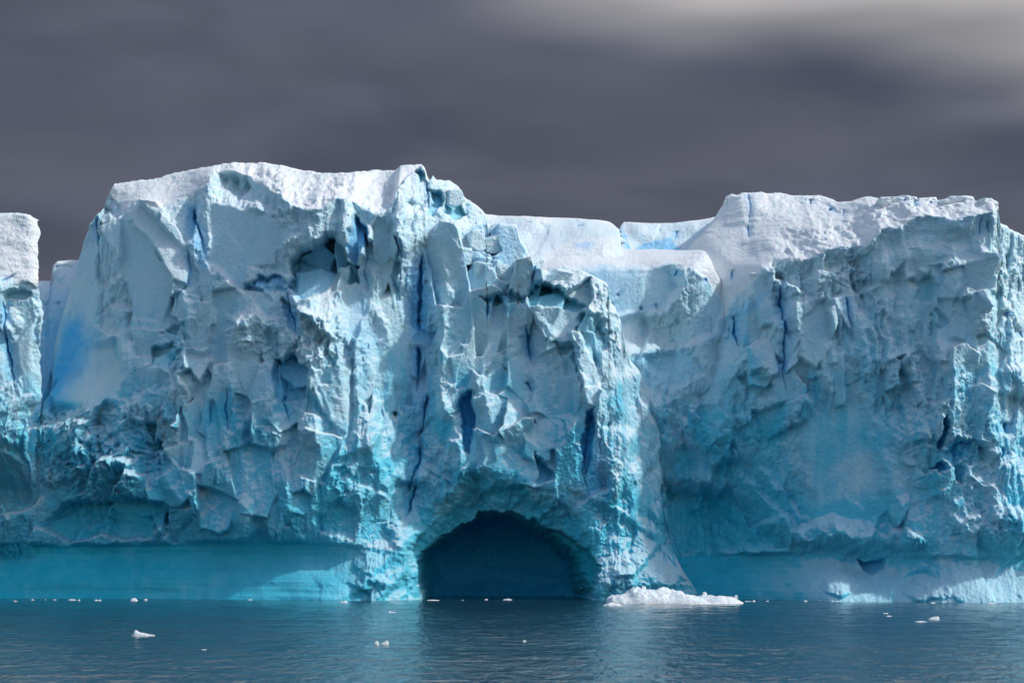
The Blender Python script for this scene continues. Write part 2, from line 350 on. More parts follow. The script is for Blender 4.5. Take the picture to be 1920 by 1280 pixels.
def water_material():
    m = bpy.data.materials.new('sea_water'); m.use_nodes = True; T = NT(m.node_tree)
    pos = T.add('ShaderNodeNewGeometry').outputs['Position']
    a = T.noise(T.mapping(pos, (1.5, .5, 1), rot=(0, 0, .2)), 1.0, 3, .6, .5)
    a2 = T.noise(T.mapping(pos, (.5, .16, 1), rot=(0, 0, -.15)), 1.0, 4, .6, .4)
    b_ = T.noise(T.mapping(pos, (.04, .02, 1)), 1., 3, .5)
    hh = T.math('MULTIPLY', T.math('ADD', T.math('MULTIPLY', a, .35), a2), T.math('ADD', .15, T.math('MULTIPLY', b_, 1.6)))
    bump = T.add('ShaderNodeBump', i_Strength=1.0, i_Distance=.45, i_Height=hh)
    b = T.add('ShaderNodeBsdfPrincipled', i_Base_Color=(.013, .039, .058, 1), i_Roughness=.10, i_Normal=bump.outputs[0])
    b.inputs['IOR'].default_value = 1.33
    T.t.links.new(b.outputs[0], T.add('ShaderNodeOutputMaterial').inputs[0]); return m
WATER = water_material()

# ------------------------------------------------------------------ the sea
def spread(near, n0, far, n1): return np.r_[-np.geomspace(far, near, n1)[:-1], np.linspace(-near, near, n0), np.geomspace(near, far, n1)[1:]]
xs = spread(95., 300, 6000., 14)
ys = np.r_[-3000, -1000, -300, -50, 60, np.linspace(120, 420, 430), 460, 600, 1000, 2500, 9000]
gx, gy = np.meshgrid(xs, ys)
vis = sst(gy, 100, 135)*(1-sst(gy, 415, 440))*(1-sst(np.abs(gx), 85, 95))
gz = vis*(.05*fbm(gx/5.5+gy/14., gy/3.2, 3, 900, .6)+.05*perlin(gx/22., gy/11., 910))
sea = grid_mesh('sea', np.stack([gx, gy, gz], -1), None, None, WATER); sea['kind'] = 'structure'

# ------------------------------------------------------------------ the berg
berg = bpy.data.objects.new('iceberg', None); COL.objects.link(berg); berg.location = (0, 0, 0)
berg['label'] = 'huge blue and white tabular iceberg with a dark arched cave at the waterline'; berg['category'] = 'iceberg'

# --- main cliff with the cave
sky_b = [(-180, 640), (-60, 752), (70, 756), (84, 750), (88, 690), (100, 640), (125, 560), (150, 480), (170, 425), (182, 404), (190, 396), (200, 365), (214, 341), (240, 337), (285, 333), (322, 324), (326, 321), (380, 309), (430, 303), (470, 302), (520, 306), (560, 316), (605, 323), (650, 324), (690, 317), (700, 313), (735, 311), (765, 306), (790, 305), (797, 316), (801, 330), (806, 338), (812, 328), (820, 335), (835, 336), (842, 335), (860, 347), (870, 365), (888, 378), (905, 392), (913, 402), (915, 418), (930, 415), (950, 420), (968, 425), (975, 450), (988, 465), (993, 480), (1000, 500), (1030, 503), (1042, 498), (1060, 496), (1080, 501), (1108, 515), (1132, 525), (1138, 530), (1142, 558), (1154, 575), (1164, 598), (1172, 640), (1183, 672), (1198, 690), (1214, 725), (1226, 765), (1236, 800), (1241, 850), (1245, 900), (1249, 950), (1254, 990), (1263, 1030), (1279, 1062), (1296, 1090), (1308, 1110), (1316, 1130), (1324, 1146)]
ctl_b = [(-170,700,-3),(-170,900,3),(-170,1000,2.5),(-170,1040,0),(-170,1120,2),(-60,770,2),(-60,900,3),(-60,1000,2.5),(60,770,-2),(60,850,2),(60,950,3),
 (85,720,-10),(110,620,-9.5),(150,500,-9),(190,400,-9),(215,345,-10),(120,740,-5),(170,700,-3),(200,600,-4),(215,500,-4.5),(230,420,-5),(250,360,-8),
 (250,800,1.5),(150,800,2),(150,900,3),(250,900,3.5),(262,385,-3.5),(300,450,-1),(345,525,1.5),(230,560,-3),(300,600,-1),(350,400,-3.5),
 (300,350,-9),(350,330,-10),(300,380,-5.5),(400,330,-4),(420,350,-1),(500,360,1),(540,390,3.5),(600,390,4),(650,375,4),(690,400,3),
 (450,305,-12),(550,325,-10),(640,330,-8),(700,330,-8),(770,308,-7),(560,350,-3),(620,360,-1),
 (400,420,-1.5),(460,450,0),(520,470,2),(440,520,1.5),(500,520,2),(430,560,2),(500,600,3.5),(540,650,4.5),(560,720,4.5),(540,560,3.2),
 (400,640,2.5),(320,640,2),(260,660,1),(320,740,3),(400,740,3.2),(480,740,3.8),(300,850,4),(400,850,4),(500,850,4.5),(600,850,4),
 (620,600,3),(640,700,3.2),(650,780,3.2),(690,850,3),(720,930,3),(745,1000,3),(590,560,1),(640,540,.5),(690,480,.5),(720,420,1.5),(760,400,.5),(740,340,-3),
 (700,600,.5),(720,700,0),(740,800,0),(760,880,.3),(770,950,0),(790,600,-2),(790,700,-1.8),(790,800,-1),
 (830,340,-6),(870,370,-6),(800,330,-6),(900,400,-7),(820,400,-3),(860,430,-2),(830,520,.5),(840,600,1.5),(830,680,1.5),(830,760,3),(850,850,3.5),(830,900,3),
 (900,480,-2),(940,470,-4),(980,500,-3),(960,440,-7),(900,540,0),(940,560,.5),(1000,530,2),(1050,540,2.5),(1100,545,2),(1040,510,-1),(1120,550,1),
 (1000,600,1),(1060,620,2.5),(1100,640,3.5),(1130,680,4.2),(940,680,1),(1000,700,1.5),(950,760,2),(900,760,1.5),(930,860,4),(1000,860,4),(880,940,3.5),(950,920,4.5),(1030,920,4.5),
 (1130,780,4.5),(1120,900,5),(1150,1000,5.5),(1140,1100,7),(1220,1100,5.5),(1280,1105,3),(1145,580,0),(1165,650,1),(1200,720,-1),(1230,800,-2.5),(1245,900,-3),(1250,1000,-2),(1200,800,.5),(1210,900,1),(1210,1000,2.5),(1265,1060,1.5),(1300,1110,0),(1240,1090,6),(1180,1040,5.5),
 (0,1040,0),(200,1040,0),(400,1040,.3),(600,1040,1),(0,1120,2),(200,1120,2),(400,1120,2.3),(500,1120,4),(600,1120,5.5),(740,1110,6.5),(790,1115,4.5),(500,1040,.6),(-60,1040,0),(-60,1120,2),
 (0,1000,2.5),(100,990,2),(300,990,3),(450,990,4.2),(600,990,3.5),(700,1000,3.5),(760,1050,3.5),(900,1140,4),(1050,1140,4.5)]
B = Wall(-175, 1318, 1.4, sky_b, 397., ctl_b, rows=600, seed=11, tilt=((-60,-9.),(200,-5.),(600,3.2),(660,1.6),(780,0),(1130,1.0),(1250,0),(1320,0)))
B.snowfield([(195, 345), (230, 398), (262, 380), (300, 395), (345, 372), (362, 372), (390, 345), (405, 318), (470, 332), (520, 360), (545, 384), (600, 392), (640, 372), (660, 372), (700, 398), (735, 380), (765, 330), (790, 312), (800, 300)])
B.fractures([(220,420),(400,520),(520,560),(620,620),(640,900),(600,980),(300,980),(120,900),(250,800),(240,600)], 62, seed=4)
B.fractures([(650,420),(780,420),(790,760),(700,800),(660,600)], 18, ((16,44),(40,130)), .8, seed=5)
B.fractures([(820,420),(900,400),(980,520),(1110,600),(1140,760),(1000,860),(850,860)], 44, seed=6)
B.crease([(390,345),(405,322),(470,332),(520,360),(545,386),(600,392),(640,374),(660,374),(700,400),(735,392),(750,350)], .15)
P = B.plane
P([(390,372),(430,380),(470,392),(540,408),(560,432),(520,470),(518,500),(470,500),(448,540),(400,490)], (460,450), .3, .020, .012, 5, .10)
P([(262,383),(300,415),(345,470),(356,510),(350,532),(325,525),(282,452),(240,400)], (300,450), -1, -.012, .045, 4, .2)
P([(230,402),(280,452),(325,530),(310,600),(255,600),(225,500)], (270,520), -2.2, .034, .004, 4, .12)
P([(345,655),(398,668),(378,718),(362,700)], (370,680), 3.4, -.01, .05, 3, .1)
P([(92,745),(150,655),(215,640),(235,700),(200,750),(110,765)], (160,700), -3, .02, .05, 10, .15)
P([(150,470),(182,410),(186,600),(150,700),(100,720),(105,640)], (150,560), -6.5, .03, .012, 8, .2)
P([(690,560),(740,540),(775,600),(770,720),(720,720),(690,650)], (730,640), .0, -.012, .006, 14, .35)
P([(640,520),(690,510),(700,560),(660,640),(645,600)], (665,570), .3, .0, .02, 8, .3)
P([(985,700),(1040,660),(1075,700),(1080,780),(1030,790)], (1030,730), 2.3, .012, .004, 10, .45)
P([(900,880),(960,840),(1000,870),(1005,905),(940,915),(900,930)], (950,880), 4.4, -.004, .03, 8, .3)
P([(1130,690),(1190,700),(1225,800),(1235,900),(1205,980),(1170,880),(1140,780)], (1180,800), 2.2, -.062, .006, 16, .55)
B.ridge([(660,610),(668,680),(680,750),(695,820),(720,900),(740,970),(752,1030)], 34, 30, 1.9)
B.ridge([(605,590),(625,660),(640,730),(650,800)], 26, 18, 1.3)
B.ridge([(700,570),(718,600),(722,660)], 14, 10, .9)
B.ridge([(830,480),(838,560),(828,650),(836,700)], 28, 20, 1.6)
B.ridge([(822,720),(850,790),(862,860),(858,900)], 30, 16, 2.2)
B.ridge([(1125,545),(1142,620),(1152,700),(1165,800),(1185,900),(1200,1000),(1230,1090)], 26, 30, 1.2)
B.ridge([(1160,640),(1190,720),(1218,800),(1232,900)], 18, 14, 1.0)
B.ridge([(1110,700),(1135,800),(1150,900),(1165,990)], 22, 16, 1.2)
B.ridge([(1240,850),(1243,950),(1255,1030),(1290,1100)], 18, 14, .9)
B.ridge([(1090,560),(1110,600),(1130,680)], 40, 14, 1.6)
B.ridge([(1010,600),(1060,640),(1090,700),(1105,760)], 20, 12, 1.0)
B.ridge([(540,390),(545,450),(535,500)], 20, 14, 1.4)
B.ridge([(650,375),(655,420),(652,470)], 14, 10, 1.8)
B.ridge([(745,320),(748,400),(755,480),(765,560)], 26, 22, 1.6)
B.ridge([(900,690),(915,760),(940,840)], 40, 22, 1.6)
B.ridge([(430,690),(442,800),(470,930)], 26, 18, 1.2); B.ridge([(508,750),(520,850),(548,960)], 24, 16, 1.3); B.ridge([(575,640),(588,740),(600,850),(612,950)], 24, 18, 1.3)
B.ridge([(300,880),(340,930),(380,985)], 30, 20, 1.0); B.ridge([(345,525),(352,600),(340,660)], 26, 16, 1.4)
B.bump(940, 790, 40, 45, 1.4); B.bump(520, 525, 26, 16, 1.6); B.bump(545, 610, 50, 40, .8)
B.bump(300, 760, 60, 40, 1.2, .3); B.bump(190, 830, 110, 70, 1.4, .35); B.bump(455, 965, 22, 40, 1.0, .3); B.bump(720, 1060, 60, 45, 1.6); B.bump(220, 870, 60, 40, 1., .4)
B.bump(1180, 1090, 90, 50, 2.0); B.bump(340, 720, 40, 24, 1.2); B.bump(780, 1075, 30, 40, 1.4)
N = B.niche
N([(534,524),(540,490),(565,462),(600,440),(628,430),(645,455),(655,495),(640,505),(615,550),(560,565)], 9.5, .6, 5, .3, .5, .3)
P([(556,474),(600,446),(624,468),(618,502),(578,492)], (590,474), -3.2, .012, -.035, 3, .15)
P([(545,505),(600,497),(640,512),(622,556),(560,562)], (590,530), -.2, .0, .055, 4, .3)
P([(624,440),(648,458),(654,495),(632,505),(622,470)], (638,472), -.6, -.05, -.01, 3, .2)
N([(655,398),(692,432),(682,470),(666,502),(655,480)], 2.8, 1., 4, .75, .0, .2)
N([(650,490),(674,495),(668,532),(650,528)], 2.8, 1.5, 4, .2, .6, .3)
N([(448,540),(480,520),(515,510),(545,530),(535,550),(470,546)], 2.4, .6, 4, .5, .3, .4)
N([(508,700),(516,672),(545,662),(572,690),(576,745),(520,752)], 3.4, 1., 5, .35, .4, .3)
N([(278,690),(285,655),(320,645),(338,660),(325,690)], 2.2, .6, 5, 0, .5, .6)
N([(70,985),(110,942),(180,936),(260,930),(322,955),(318,985),(280,1006),(120,1012)], 3.6, 1.8, 8, 0, .85, .4)
N([(834,365),(868,362),(873,398),(852,410),(834,396)], 3.0, 1., 4, .1, .8, .2)
N([(810,358),(830,366),(822,400),(806,404)], 2.4, 1., 4, .2, .7, .3)
N([(782,318),(796,318),(802,340),(790,346)], 1.8, .6, 4, .1, .7, .3)
N([(984,552),(1006,530),(1050,532),(1078,556),(1100,570),(1072,582),(1000,574)], 5.0, .5, 5, .05, .9, .2)
N([(905,556),(940,548),(985,552),(985,566),(930,572)], 3.4, .6, 4, .1, .7, .5)
N([(1080,580),(1120,590),(1140,640),(1125,690),(1090,650)], 2.4, .8, 8, .0, .55, .9)
N([(865,742),(886,730),(890,800),(876,850),(862,842)], 3.2, 2.0, 5, .85, .1, .3)
N([(1000,850),(1026,866),(1040,900),(1008,908)], 3.2, 1., 5, .2, .7, .4)
N([(1096,772),(1116,762),(1112,870),(1096,890),(1088,840)], 2.4, 1.6, 5, .8, .1, .3)
N([(740,430),(748,480),(752,560),(742,570),(736,500)], 1.6, .8, 4, .1, .3, .4)
N([(870,470),(886,500),(878,510)], 2.4, 1.5, 3, .9, 0, .3)
N([(905,450),(925,440),(935,470),(915,478)], 2.2, 1.2, 4, .8, 0, .3)
N([(530,560),(560,575),(565,640),(540,620)], 1.8, .6, 5, .1, .4, .6)
N([(300,620),(345,600),(350,640),(320,655)], 1.4, .4, 5, 0, .4, .6)
N([(230,790),(290,780),(300,850),(250,860)], 1.6, .5, 6, 0, .5, .7)
N([(270,830),(300,815),(320,880),(285,900)], 1.8, .5, 6, .1, .4, .5)
N([(1040,640),(1075,650),(1100,700),(1060,700)], 1.6, .5, 6, 0, .5, .5)
N([(590,960),(640,930),(680,960),(660,1010),(590,1005)], 1.6, .6, 10, 0, .6, .6)
# splayed mouth and the cave itself
B.paint('teal', [(752,1060),(775,980),(840,905),(900,880),(1000,905),(1080,950),(1130,1030),(1110,1070)], .5, 22)
i = bbox(B.U, B.V, [(700, 840), (1180, 1160)], 0)
outer = [(758,1160),(752,1050),(778,975),(842,905),(900,874),(1000,900),(1080,945),(1132,1025),(1128,1075),(1110,1160)]
cu, cv = .6*B.Uw[i]+.4*B.U[i]+1.5*facets(B.U[i]/8., B.V[i]/8., 7), .6*B.Vw[i]+.4*B.V[i]+2.*facets(B.U[i]/9., B.V[i]/9., 8)
d = sdf(B.Uw[i], B.Vw[i], outer); k = sst(d, -6, 75); B.p[i] -= 6.*k; B.R[i] *= 1-.55*k
mouth = [(803,1170),(794,1112),(783,1088),(779,1056),(790,1036),(812,1016),(822,1004),(846,994),(862,982),(884,978),(902,962),(922,955),(940,962),(962,956),(990,970),(1006,973),(1028,990),(1056,996),(1078,1016),(1102,1028),(1128,1062),(1116,1088),(1108,1122),(1098,1170)]
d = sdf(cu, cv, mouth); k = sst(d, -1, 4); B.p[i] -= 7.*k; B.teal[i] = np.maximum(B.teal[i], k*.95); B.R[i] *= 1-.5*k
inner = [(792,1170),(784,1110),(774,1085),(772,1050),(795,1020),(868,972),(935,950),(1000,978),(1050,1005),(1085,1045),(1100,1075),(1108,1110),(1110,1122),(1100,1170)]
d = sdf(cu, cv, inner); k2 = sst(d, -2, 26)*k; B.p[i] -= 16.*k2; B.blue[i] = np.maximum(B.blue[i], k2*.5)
K = B.crack
for c in ([(358,385),(366,412),(378,442),(386,482)],5.5,3.),([(352,460),(355,500),(352,530),(333,555),(328,600)],3,1.5),([(184,402),(184,440),(185,470)],3.6,2.4),([(185,470),(184,545)],1.6,1.),([(790,470),(787,530),(784,600),(789,628)],10,4.5),([(783,645),(786,690),(780,738)],8,4.5),([(800,735),(795,780),(779,828)],5.5,3.2),([(787,830),(786,868),(770,903),(757,932)],4,3.),([(778,905),(771,940),(762,978)],4,3.),([(397,748),(390,812)],2.6,1.2),([(428,725),(424,770),(430,822)],3.2,1.4),([(536,705),(530,750),(546,808)],3.2,1.4),([(915,556),(912,602)],4,2.2),([(986,606),(992,655),(996,682)],6,2.6),([(991,714),(996,736)],3.4,1.8),([(1112,760),(1100,830),(1094,880),(1106,932)],4.5,2.4),([(534,540),(548,596),(556,640)],4,2.2),([(1004,500),(990,562)],4,2.2),([(800,340),(806,372),(803,398)],3,1.6),([(872,470),(884,506)],4,2),([(925,480),(918,508)],3,1.6),([(510,690),(512,735)],4,1.6),([(1066,960),(1080,990)],2.5,1.2),([(1122,820),(1126,862)],2.4,1.2),([(688,455),(684,510),(700,560)],2.4,1.),([(752,440),(752,520),(742,565)],2.6,1.2):
    K(*c)
B.paint('blue', [(80,765),(92,680),(120,600),(150,590),(170,640),(135,720),(105,765)], .85, 30)
B.paint('blue', [(768,500),(800,470),(812,560),(806,640),(775,640),(762,560)], .5, 18)
B.paint('blue', [(772,650),(798,650),(800,800),(775,850),(760,800)], .28, 16)
B.paint('blue', [(655,560),(690,540),(700,640),(680,720),(655,660)], .2, 18)
B.paint('blue', [(350,385),(372,385),(395,500),(375,510)], .4, 10)
B.paint('blue', [(895,440),(940,420),(985,470),(940,500),(870,520)], .22, 20)
B.paint('blue', [(1090,850),(1120,830),(1130,900),(1100,930)], .35, 14)
B.paint('teal', [(600,860),(760,860),(770,960),(640,1010),(600,960)], .25, 40)
B.paint('R', [(70,775),(150,770),(300,755),(330,800),(300,880),(250,925),(120,925),(70,900)], 1.75, 14)
B.paint('R', [(540,580),(600,600),(640,640),(600,700),(540,690),(440,660),(430,600)], 1.4, 14)
B.paint('R', [(400,325),(470,335),(545,390),(540,425),(470,385),(395,370)], 1.25, 8)
B.paint('flute', [(640,420),(790,380),(800,760),(640,900),(600,600)], .8, 40)
B.paint('flute', [(1090,540),(1170,560),(1260,800),(1260,1050),(1150,1050),(1090,800)], .45, 30)
B.paint('flute', [(380,700),(620,700),(620,930),(380,930)], .5, 40)
B.foot([(-180,1018),(-60,1018),(120,1020),(300,1018),(400,1012),(560,1012),(640,1018),(700,1026),(760,1040),(1120,1095),(1320,1100)], [(-60,1),(560,1),(630,.85),(690,.35),(760,.15),(800,.2),(1100,.25),(1180,.35),(1320,.3)], tint=[(-60,1),(250,1),(420,.85),(640,.7),(690,.35),(740,.15),(1100,.2),(1320,.25)])
B.relief(1.0)
B.build('ice_cliff', berg, ICE)

# --- right-hand cliff under its long snow slope
sky_c = [(1230,500),(1290,463),(1320,432),(1342,407),(1350,392),(1361,374),(1363,364),(1372,361),(1385,363),(1392,358),(1415,355),(1470,355),(1500,359),(1552,364),(1566,370),(1572,374),(1600,373),(1625,366),(1645,366),(1652,371),(1672,366),(1700,366),(1720,372),(1760,368),(1830,370),(1852,371),(1862,376),(1870,390),(1878,414),(1894,417),(1898,425),(1912,432),(1925,440),(2000,455),(2100,462)]
ctl_c = [(1240,500,-30),(1340,412,-28),(1420,358,-26),(1560,370,-24),(1700,370,-14),(1800,372,-8),(1865,378,-4),
 (1350,470,-20),(1360,540,-10),(1400,480,-14),(1400,540,-5),(1430,505,-1),(1480,440,-10),(1540,420,-11),(1540,472,0),(1600,420,-9),(1632,460,.5),(1640,425,-2),(1700,400,-5),(1720,408,-.5),(1800,418,0),(1840,402,.5),(1866,400,1),
 (1240,600,-22),(1300,600,-22),(1240,700,-18),(1300,720,-16),(1340,640,-9),(1300,800,-7),(1240,800,-10),
 (1380,600,-4),(1440,560,0),(1440,650,.3),(1540,520,.5),(1540,620,.5),(1640,520,.3),(1640,620,.3),(1740,500,0),(1740,620,.3),(1830,500,1.5),(1850,600,2),(1840,700,1.5),
 (1370,700,-3),(1350,800,-4),(1350,900,-6),(1300,950,-9),(1260,950,-10),(1250,1020,-10),
 (1440,750,.3),(1440,850,-1.5),(1400,950,-5),(1480,950,-1),(1540,750,1),(1540,850,1),(1560,950,1.5),(1640,750,.6),(1640,850,.8),(1640,950,1.8),(1740,750,.6),(1740,850,.8),(1740,950,2.5),(1840,800,1.5),(1850,900,2),(1840,980,2.5),
 (2080,480,-13),(2080,800,-8),(2080,1000,-2),(2080,1120,2),(1870,440,-1),(1880,520,-1),(1885,600,-1),(1890,700,0),(1900,800,1),(1920,900,3),(1980,980,4),(1980,600,-9),(1980,480,-10),(1980,800,-2),
 (1240,1040,-10),(1240,1120,-9),(1350,1040,-7),(1350,1120,-5.5),(1450,1040,-3),(1450,1120,-.8),(1550,1040,.5),(1550,1085,4.5),(1560,1120,9),(1500,1120,4),(1620,1050,0),(1640,1120,6),(1700,1050,1),(1740,1080,3.5),(1740,1120,6.5),(1850,1040,1.5),(1850,1120,6.5),(1980,1120,7),
 (1400,1010,-3.5),(1520,1000,1),(1540,1000,2.5),(1640,1010,3),(1700,1020,3),(1850,1010,2.8)]
C = Wall(1232, 2090, 1.4, sky_c, 386., ctl_c, rows=540, seed=37, sky_rough=(2.0, 1.4), tilt=((1232,-11),(1400,-8),(1850,5.5),(1870,5),(1985,2.5)))
C.snowfield([(1232, 620), (1340, 620), (1375, 560), (1400, 540), (1430, 504), (1480, 490), (1540, 470), (1600, 463), (1622, 459), (1652, 432), (1680, 426), (1720, 408), (1760, 412), (1800, 417), (1840, 402), (1866, 395), (1875, 392)], .10)
C.fractures([(1400,560),(1640,480),(1840,440),(1840,900),(1700,960),(1500,760),(1390,760)], 70, seed=3)
P = C.plane
P([(1660,440),(1720,425),(1790,430),(1840,430),(1840,480),(1740,500),(1670,500)], (1740,460), .2, .0, -.014, 8, .5)
P([(1510,770),(1600,745),(1680,790),(1690,930),(1640,990),(1530,990),(1500,880)], (1590,880), 1.1, .006, .006, 22, .14)
P([(1715,500),(1750,520),(1752,700),(1738,760),(1722,640)], (1735,620), -.7, -.01, .0, 4, .2)
P([(1555,665),(1580,660),(1585,760),(1566,765)], (1570,710), 1.4, .02, .0, 3, .12)
P([(1500,600),(1545,560),(1560,640),(1530,690),(1500,670)], (1530,630), .9, -.02, .02, 4, .15)
P([(1400,650),(1450,630),(1462,700),(1420,710)], (1430,670), .8, -.006, .03, 4, .15)
P([(1560,560),(1600,550),(1612,660),(1580,680)], (1585,620), 1.0, -.02, .0, 4, .2)
P([(1650,600),(1700,590),(1705,660),(1660,680)], (1680,630), .9, .0, .018, 4, .2)
P([(1760,560),(1820,560),(1830,620),(1770,640)], (1800,600), .9, .014, .02, 5, .25)
C.crease([(1400,540),(1430,504),(1480,490),(1540,470),(1600,463),(1622,459),(1652,432),(1680,426),(1720,408),(1760,412),(1800,415),(1840,402),(1866,395)], .19, ramp=120.)
C.ridge([(1630,740),(1650,850),(1680,930),(1720,1000)], 26, 22, 1.2)
C.ridge([(1385,880),(1440,940),(1500,1030)], 30, 12, 2.4); C.ridge([(1340,920),(1390,965),(1430,1030)], 22, 11, 2.0); C.ridge([(1420,870),(1480,940),(1515,1000)], 20, 11, 1.6); C.ridge([(1300,940),(1340,985),(1360,1025)], 16, 10, 1.2)
C.ridge([(1868,420),(1862,520),(1850,640),(1858,760),(1868,860),(1895,920)], 26, 16, 1.2)
C.ridge([(1885,480),(1890,600),(1900,720)], 10, 10, .9); C.ridge([(1905,560),(1912,700),(1915,800)], 10, 10, .9)
C.ridge([(1640,430),(1636,500),(1642,600)], 12, 10, .9); C.ridge([(1540,520),(1580,600),(1600,680),(1618,760)], 16, 12, .8)
C.ridge([(1840,880),(1880,950),(1910,1000)], 30, 16, 1.0)
for q in ([(1490,560),(1500,640),(1488,720)],[(1545,640),(1552,700),(1556,770)],[(1610,560),(1622,680),(1632,760)],[(1700,460),(1706,560),(1700,650)],[(1790,440),(1796,520),(1790,600)],[(1715,700),(1725,800),(1745,900)],[(1790,720),(1800,800),(1820,900)]): C.ridge(q, 22, 12, 1.1)
C.bump(1545, 1000, 55, 34, 2.8, .6); C.bump(1693, 1015, 34, 22, 2.2, .5); C.bump(1620, 1015, 40, 26, 1.0); C.bump(1870, 990, 50, 40, 1.4, .3); C.bump(1572, 1095, 36, 24, 1.6); C.bump(1740, 1105, 40, 20, 1.2)
C.bump(1597, 435, 14, 12, 1.2)
N = C.niche
N([(1240,900),(1300,905),(1370,920),(1430,975),(1480,1036),(1400,1045),(1240,1045)], 4.5, 1.5, 22, 0, .95, .3)
N([(1745,590),(1760,575),(1790,600),(1740,640)], 1.2, .4, 5, 0, .4, .6)
N([(1757,785),(1768,780),(1765,850),(1752,838)], 3.0, 2., 4, .9, 0, .3)
N([(1745,868),(1768,862),(1775,880),(1755,888)], 3., 1.6, 4, .9, .1, .3)
N([(1790,810),(1815,830),(1815,860),(1780,880),(1770,850)], 1.8, .6, 6, .45, .3, .3)
N([(1610,1052),(1660,1048),(1655,1070),(1625,1082)], 2.2, .8, 5, .5, .3, .1)
N([(1715,520),(1750,500),(1760,560),(1725,580)], 1.2, .4, 6, .0, .4, .4)
N([(1860,545),(1880,540),(1882,575),(1862,575)], 1.6, .4, 4, .0, .4, .3)
N([(1390,700),(1440,690),(1450,740),(1400,760)], 1.8, .5, 8, .0, .6, .6)
N([(1410,770),(1470,750),(1480,830),(1420,860)], 1.6, .5, 10, .0, .6, .5)
N([(1575,600),(1600,620),(1592,670),(1566,650)], 1.4, .5, 5, .0, .5, .3)
K = C.crack
for c in ([(1470,524),(1467,560),(1472,620),(1469,700),(1478,752)],5.5,2.6),([(1374,588),(1380,620),(1388,652)],8,3.),([(1402,360),(1408,384),(1404,420)],3.2,1.2),([(1404,420),(1408,450)],2.5,1.2),([(1584,550),(1592,590),(1600,640)],3.6,1.6),([(1522,370),(1524,382)],4,2.),([(1556,392),(1566,386)],5,2.),([(1584,390),(1584,408)],2,1.),([(1714,372),(1716,392)],4,2.4),([(1692,370),(1692,386)],2.5,1.6),([(1750,374),(1752,382)],3,1.6),([(1842,400),(1841,450)],2.4,1.2),([(1857,410),(1857,440)],3,1.4),([(1887,788),(1888,818)],6,3.),([(1882,836),(1878,862)],4.5,2.4),([(1890,580),(1892,600)],4,2.),([(1914,620),(1916,640)],4,2.),([(1375,505),(1372,530)],3,1.4):
    K(*c)
C.paint('blue', [(1350,590),(1400,570),(1440,540),(1420,580),(1390,600)], .35, 12)
C.paint('teal', [(1240,700),(1420,680),(1480,800),(1500,1010),(1240,1010)], .42, 50)
C.paint('teal', [(1480,600),(1700,640),(1700,860),(1480,860)], .18, 60)
C.paint('R', [(1430,500),(1540,475),(1635,462),(1640,530),(1560,560),(1450,570)], 1.5, 10)
C.paint('R', [(1640,560),(1740,640),(1840,700),(1840,900),(1700,900),(1620,700)], 1.2, 30)
C.paint('flute', [(1860,430),(1985,450),(1985,1000),(1870,980)], 1.0, 16)
C.paint('flute', [(1440,540),(1700,540),(1700,780),(1440,780)], .7, 40)
C.foot([(1232,1040),(1480,1036),(1560,1036),(1600,1040),(1700,1042),(1985,1040)], [(1232,1),(1470,.95),(1540,.75),(1600,.6),(1700,.5),(1985,.5)], 1.2, tint=[(1232,1),(1400,.9),(1470,.4),(1560,.04),(1650,.2),(1740,.04),(1850,.1),(1985,.08)])
C.relief(1.0)
C.build('ice_cliff', berg, ICE, close=(False, True))

# --- snow shelf in the notch between the two
sky_d = [(880,478),(1000,470),(1150,464),(1280,466),(1305,466),(1322,469),(1332,484),(1342,505),(1356,528),(1358,560),(1366,575),(1380,640),(1420,700)]
ctl_d = [(880,478,-22),(1000,470,-22),(1150,465,-22),(1280,467,-16),(1318,470,-3),(1050,502,-3),(1150,500,-1),(1240,494,0),(1290,484,0),(1340,530,0),(1360,560,-1),(1200,560,0),(1200,620,1.5),(1180,680,2),(1250,620,1),(1300,600,2.5),(1340,600,2),(1300,700,4),(1350,700,3),(1260,760,3),(1300,850,0),(1350,850,-2),(1250,950,-6),(1350,950,-6),(1300,1100,-8),(1000,600,0),(1000,1100,0),(1400,700,0),(1400,900,0),(900,600,0)]
D = Wall(885, 1412, 1.5, sky_d, 404., ctl_d, rows=330, seed=59, sky_rough=(3.0, 1.0))
D.snowfield([(885, 515), (1040, 506), (1075, 504), (1150, 501), (1230, 496), (1262, 492), (1290, 500), (1320, 520), (1345, 552), (1360, 566)], .2)
D.plane([(1060,510),(1180,502),(1260,498),(1285,530),(1240,580),(1150,590),(1060,570)], (1180,540), 0, .004, .004, 8, .16)
D.plane([(1150,600),(1200,590),(1235,620),(1240,650),(1205,690),(1160,680)], (1190,640), 2.0, .0, .05, 10, .12)
D.niche([(1110,690),(1230,660),(1300,650),(1330,700),(1240,740)], 1., .4, 10, .1, .4, .9)
D.crack([(1272,503),(1269,514)], 5, 2.2); D.crack([(1322,520),(1326,530)], 3, 1.4); D.crack([(1160,545),(1166,552)], 3, 1.); D.crack([(1150,560),(1153,570)], 3, 1.); D.crack([(1198,576),(1206,582)], 4, 1.4); D.crack([(1230,566),(1234,580)], 3, 1.)
D.paint('blue', [(1030,505),(1190,505),(1200,580),(1130,640),(1030,600)], .18, 25)
D.paint('R', [(1200,590),(1380,570),(1400,1000),(1200,1000)], 1.1, 20)
D.p -= 40*sst(D.V, 640, 760)*(1-sst(D.U, 1130, 1180)); D.relief(.8); D.build('snow_shelf', berg, ICE)

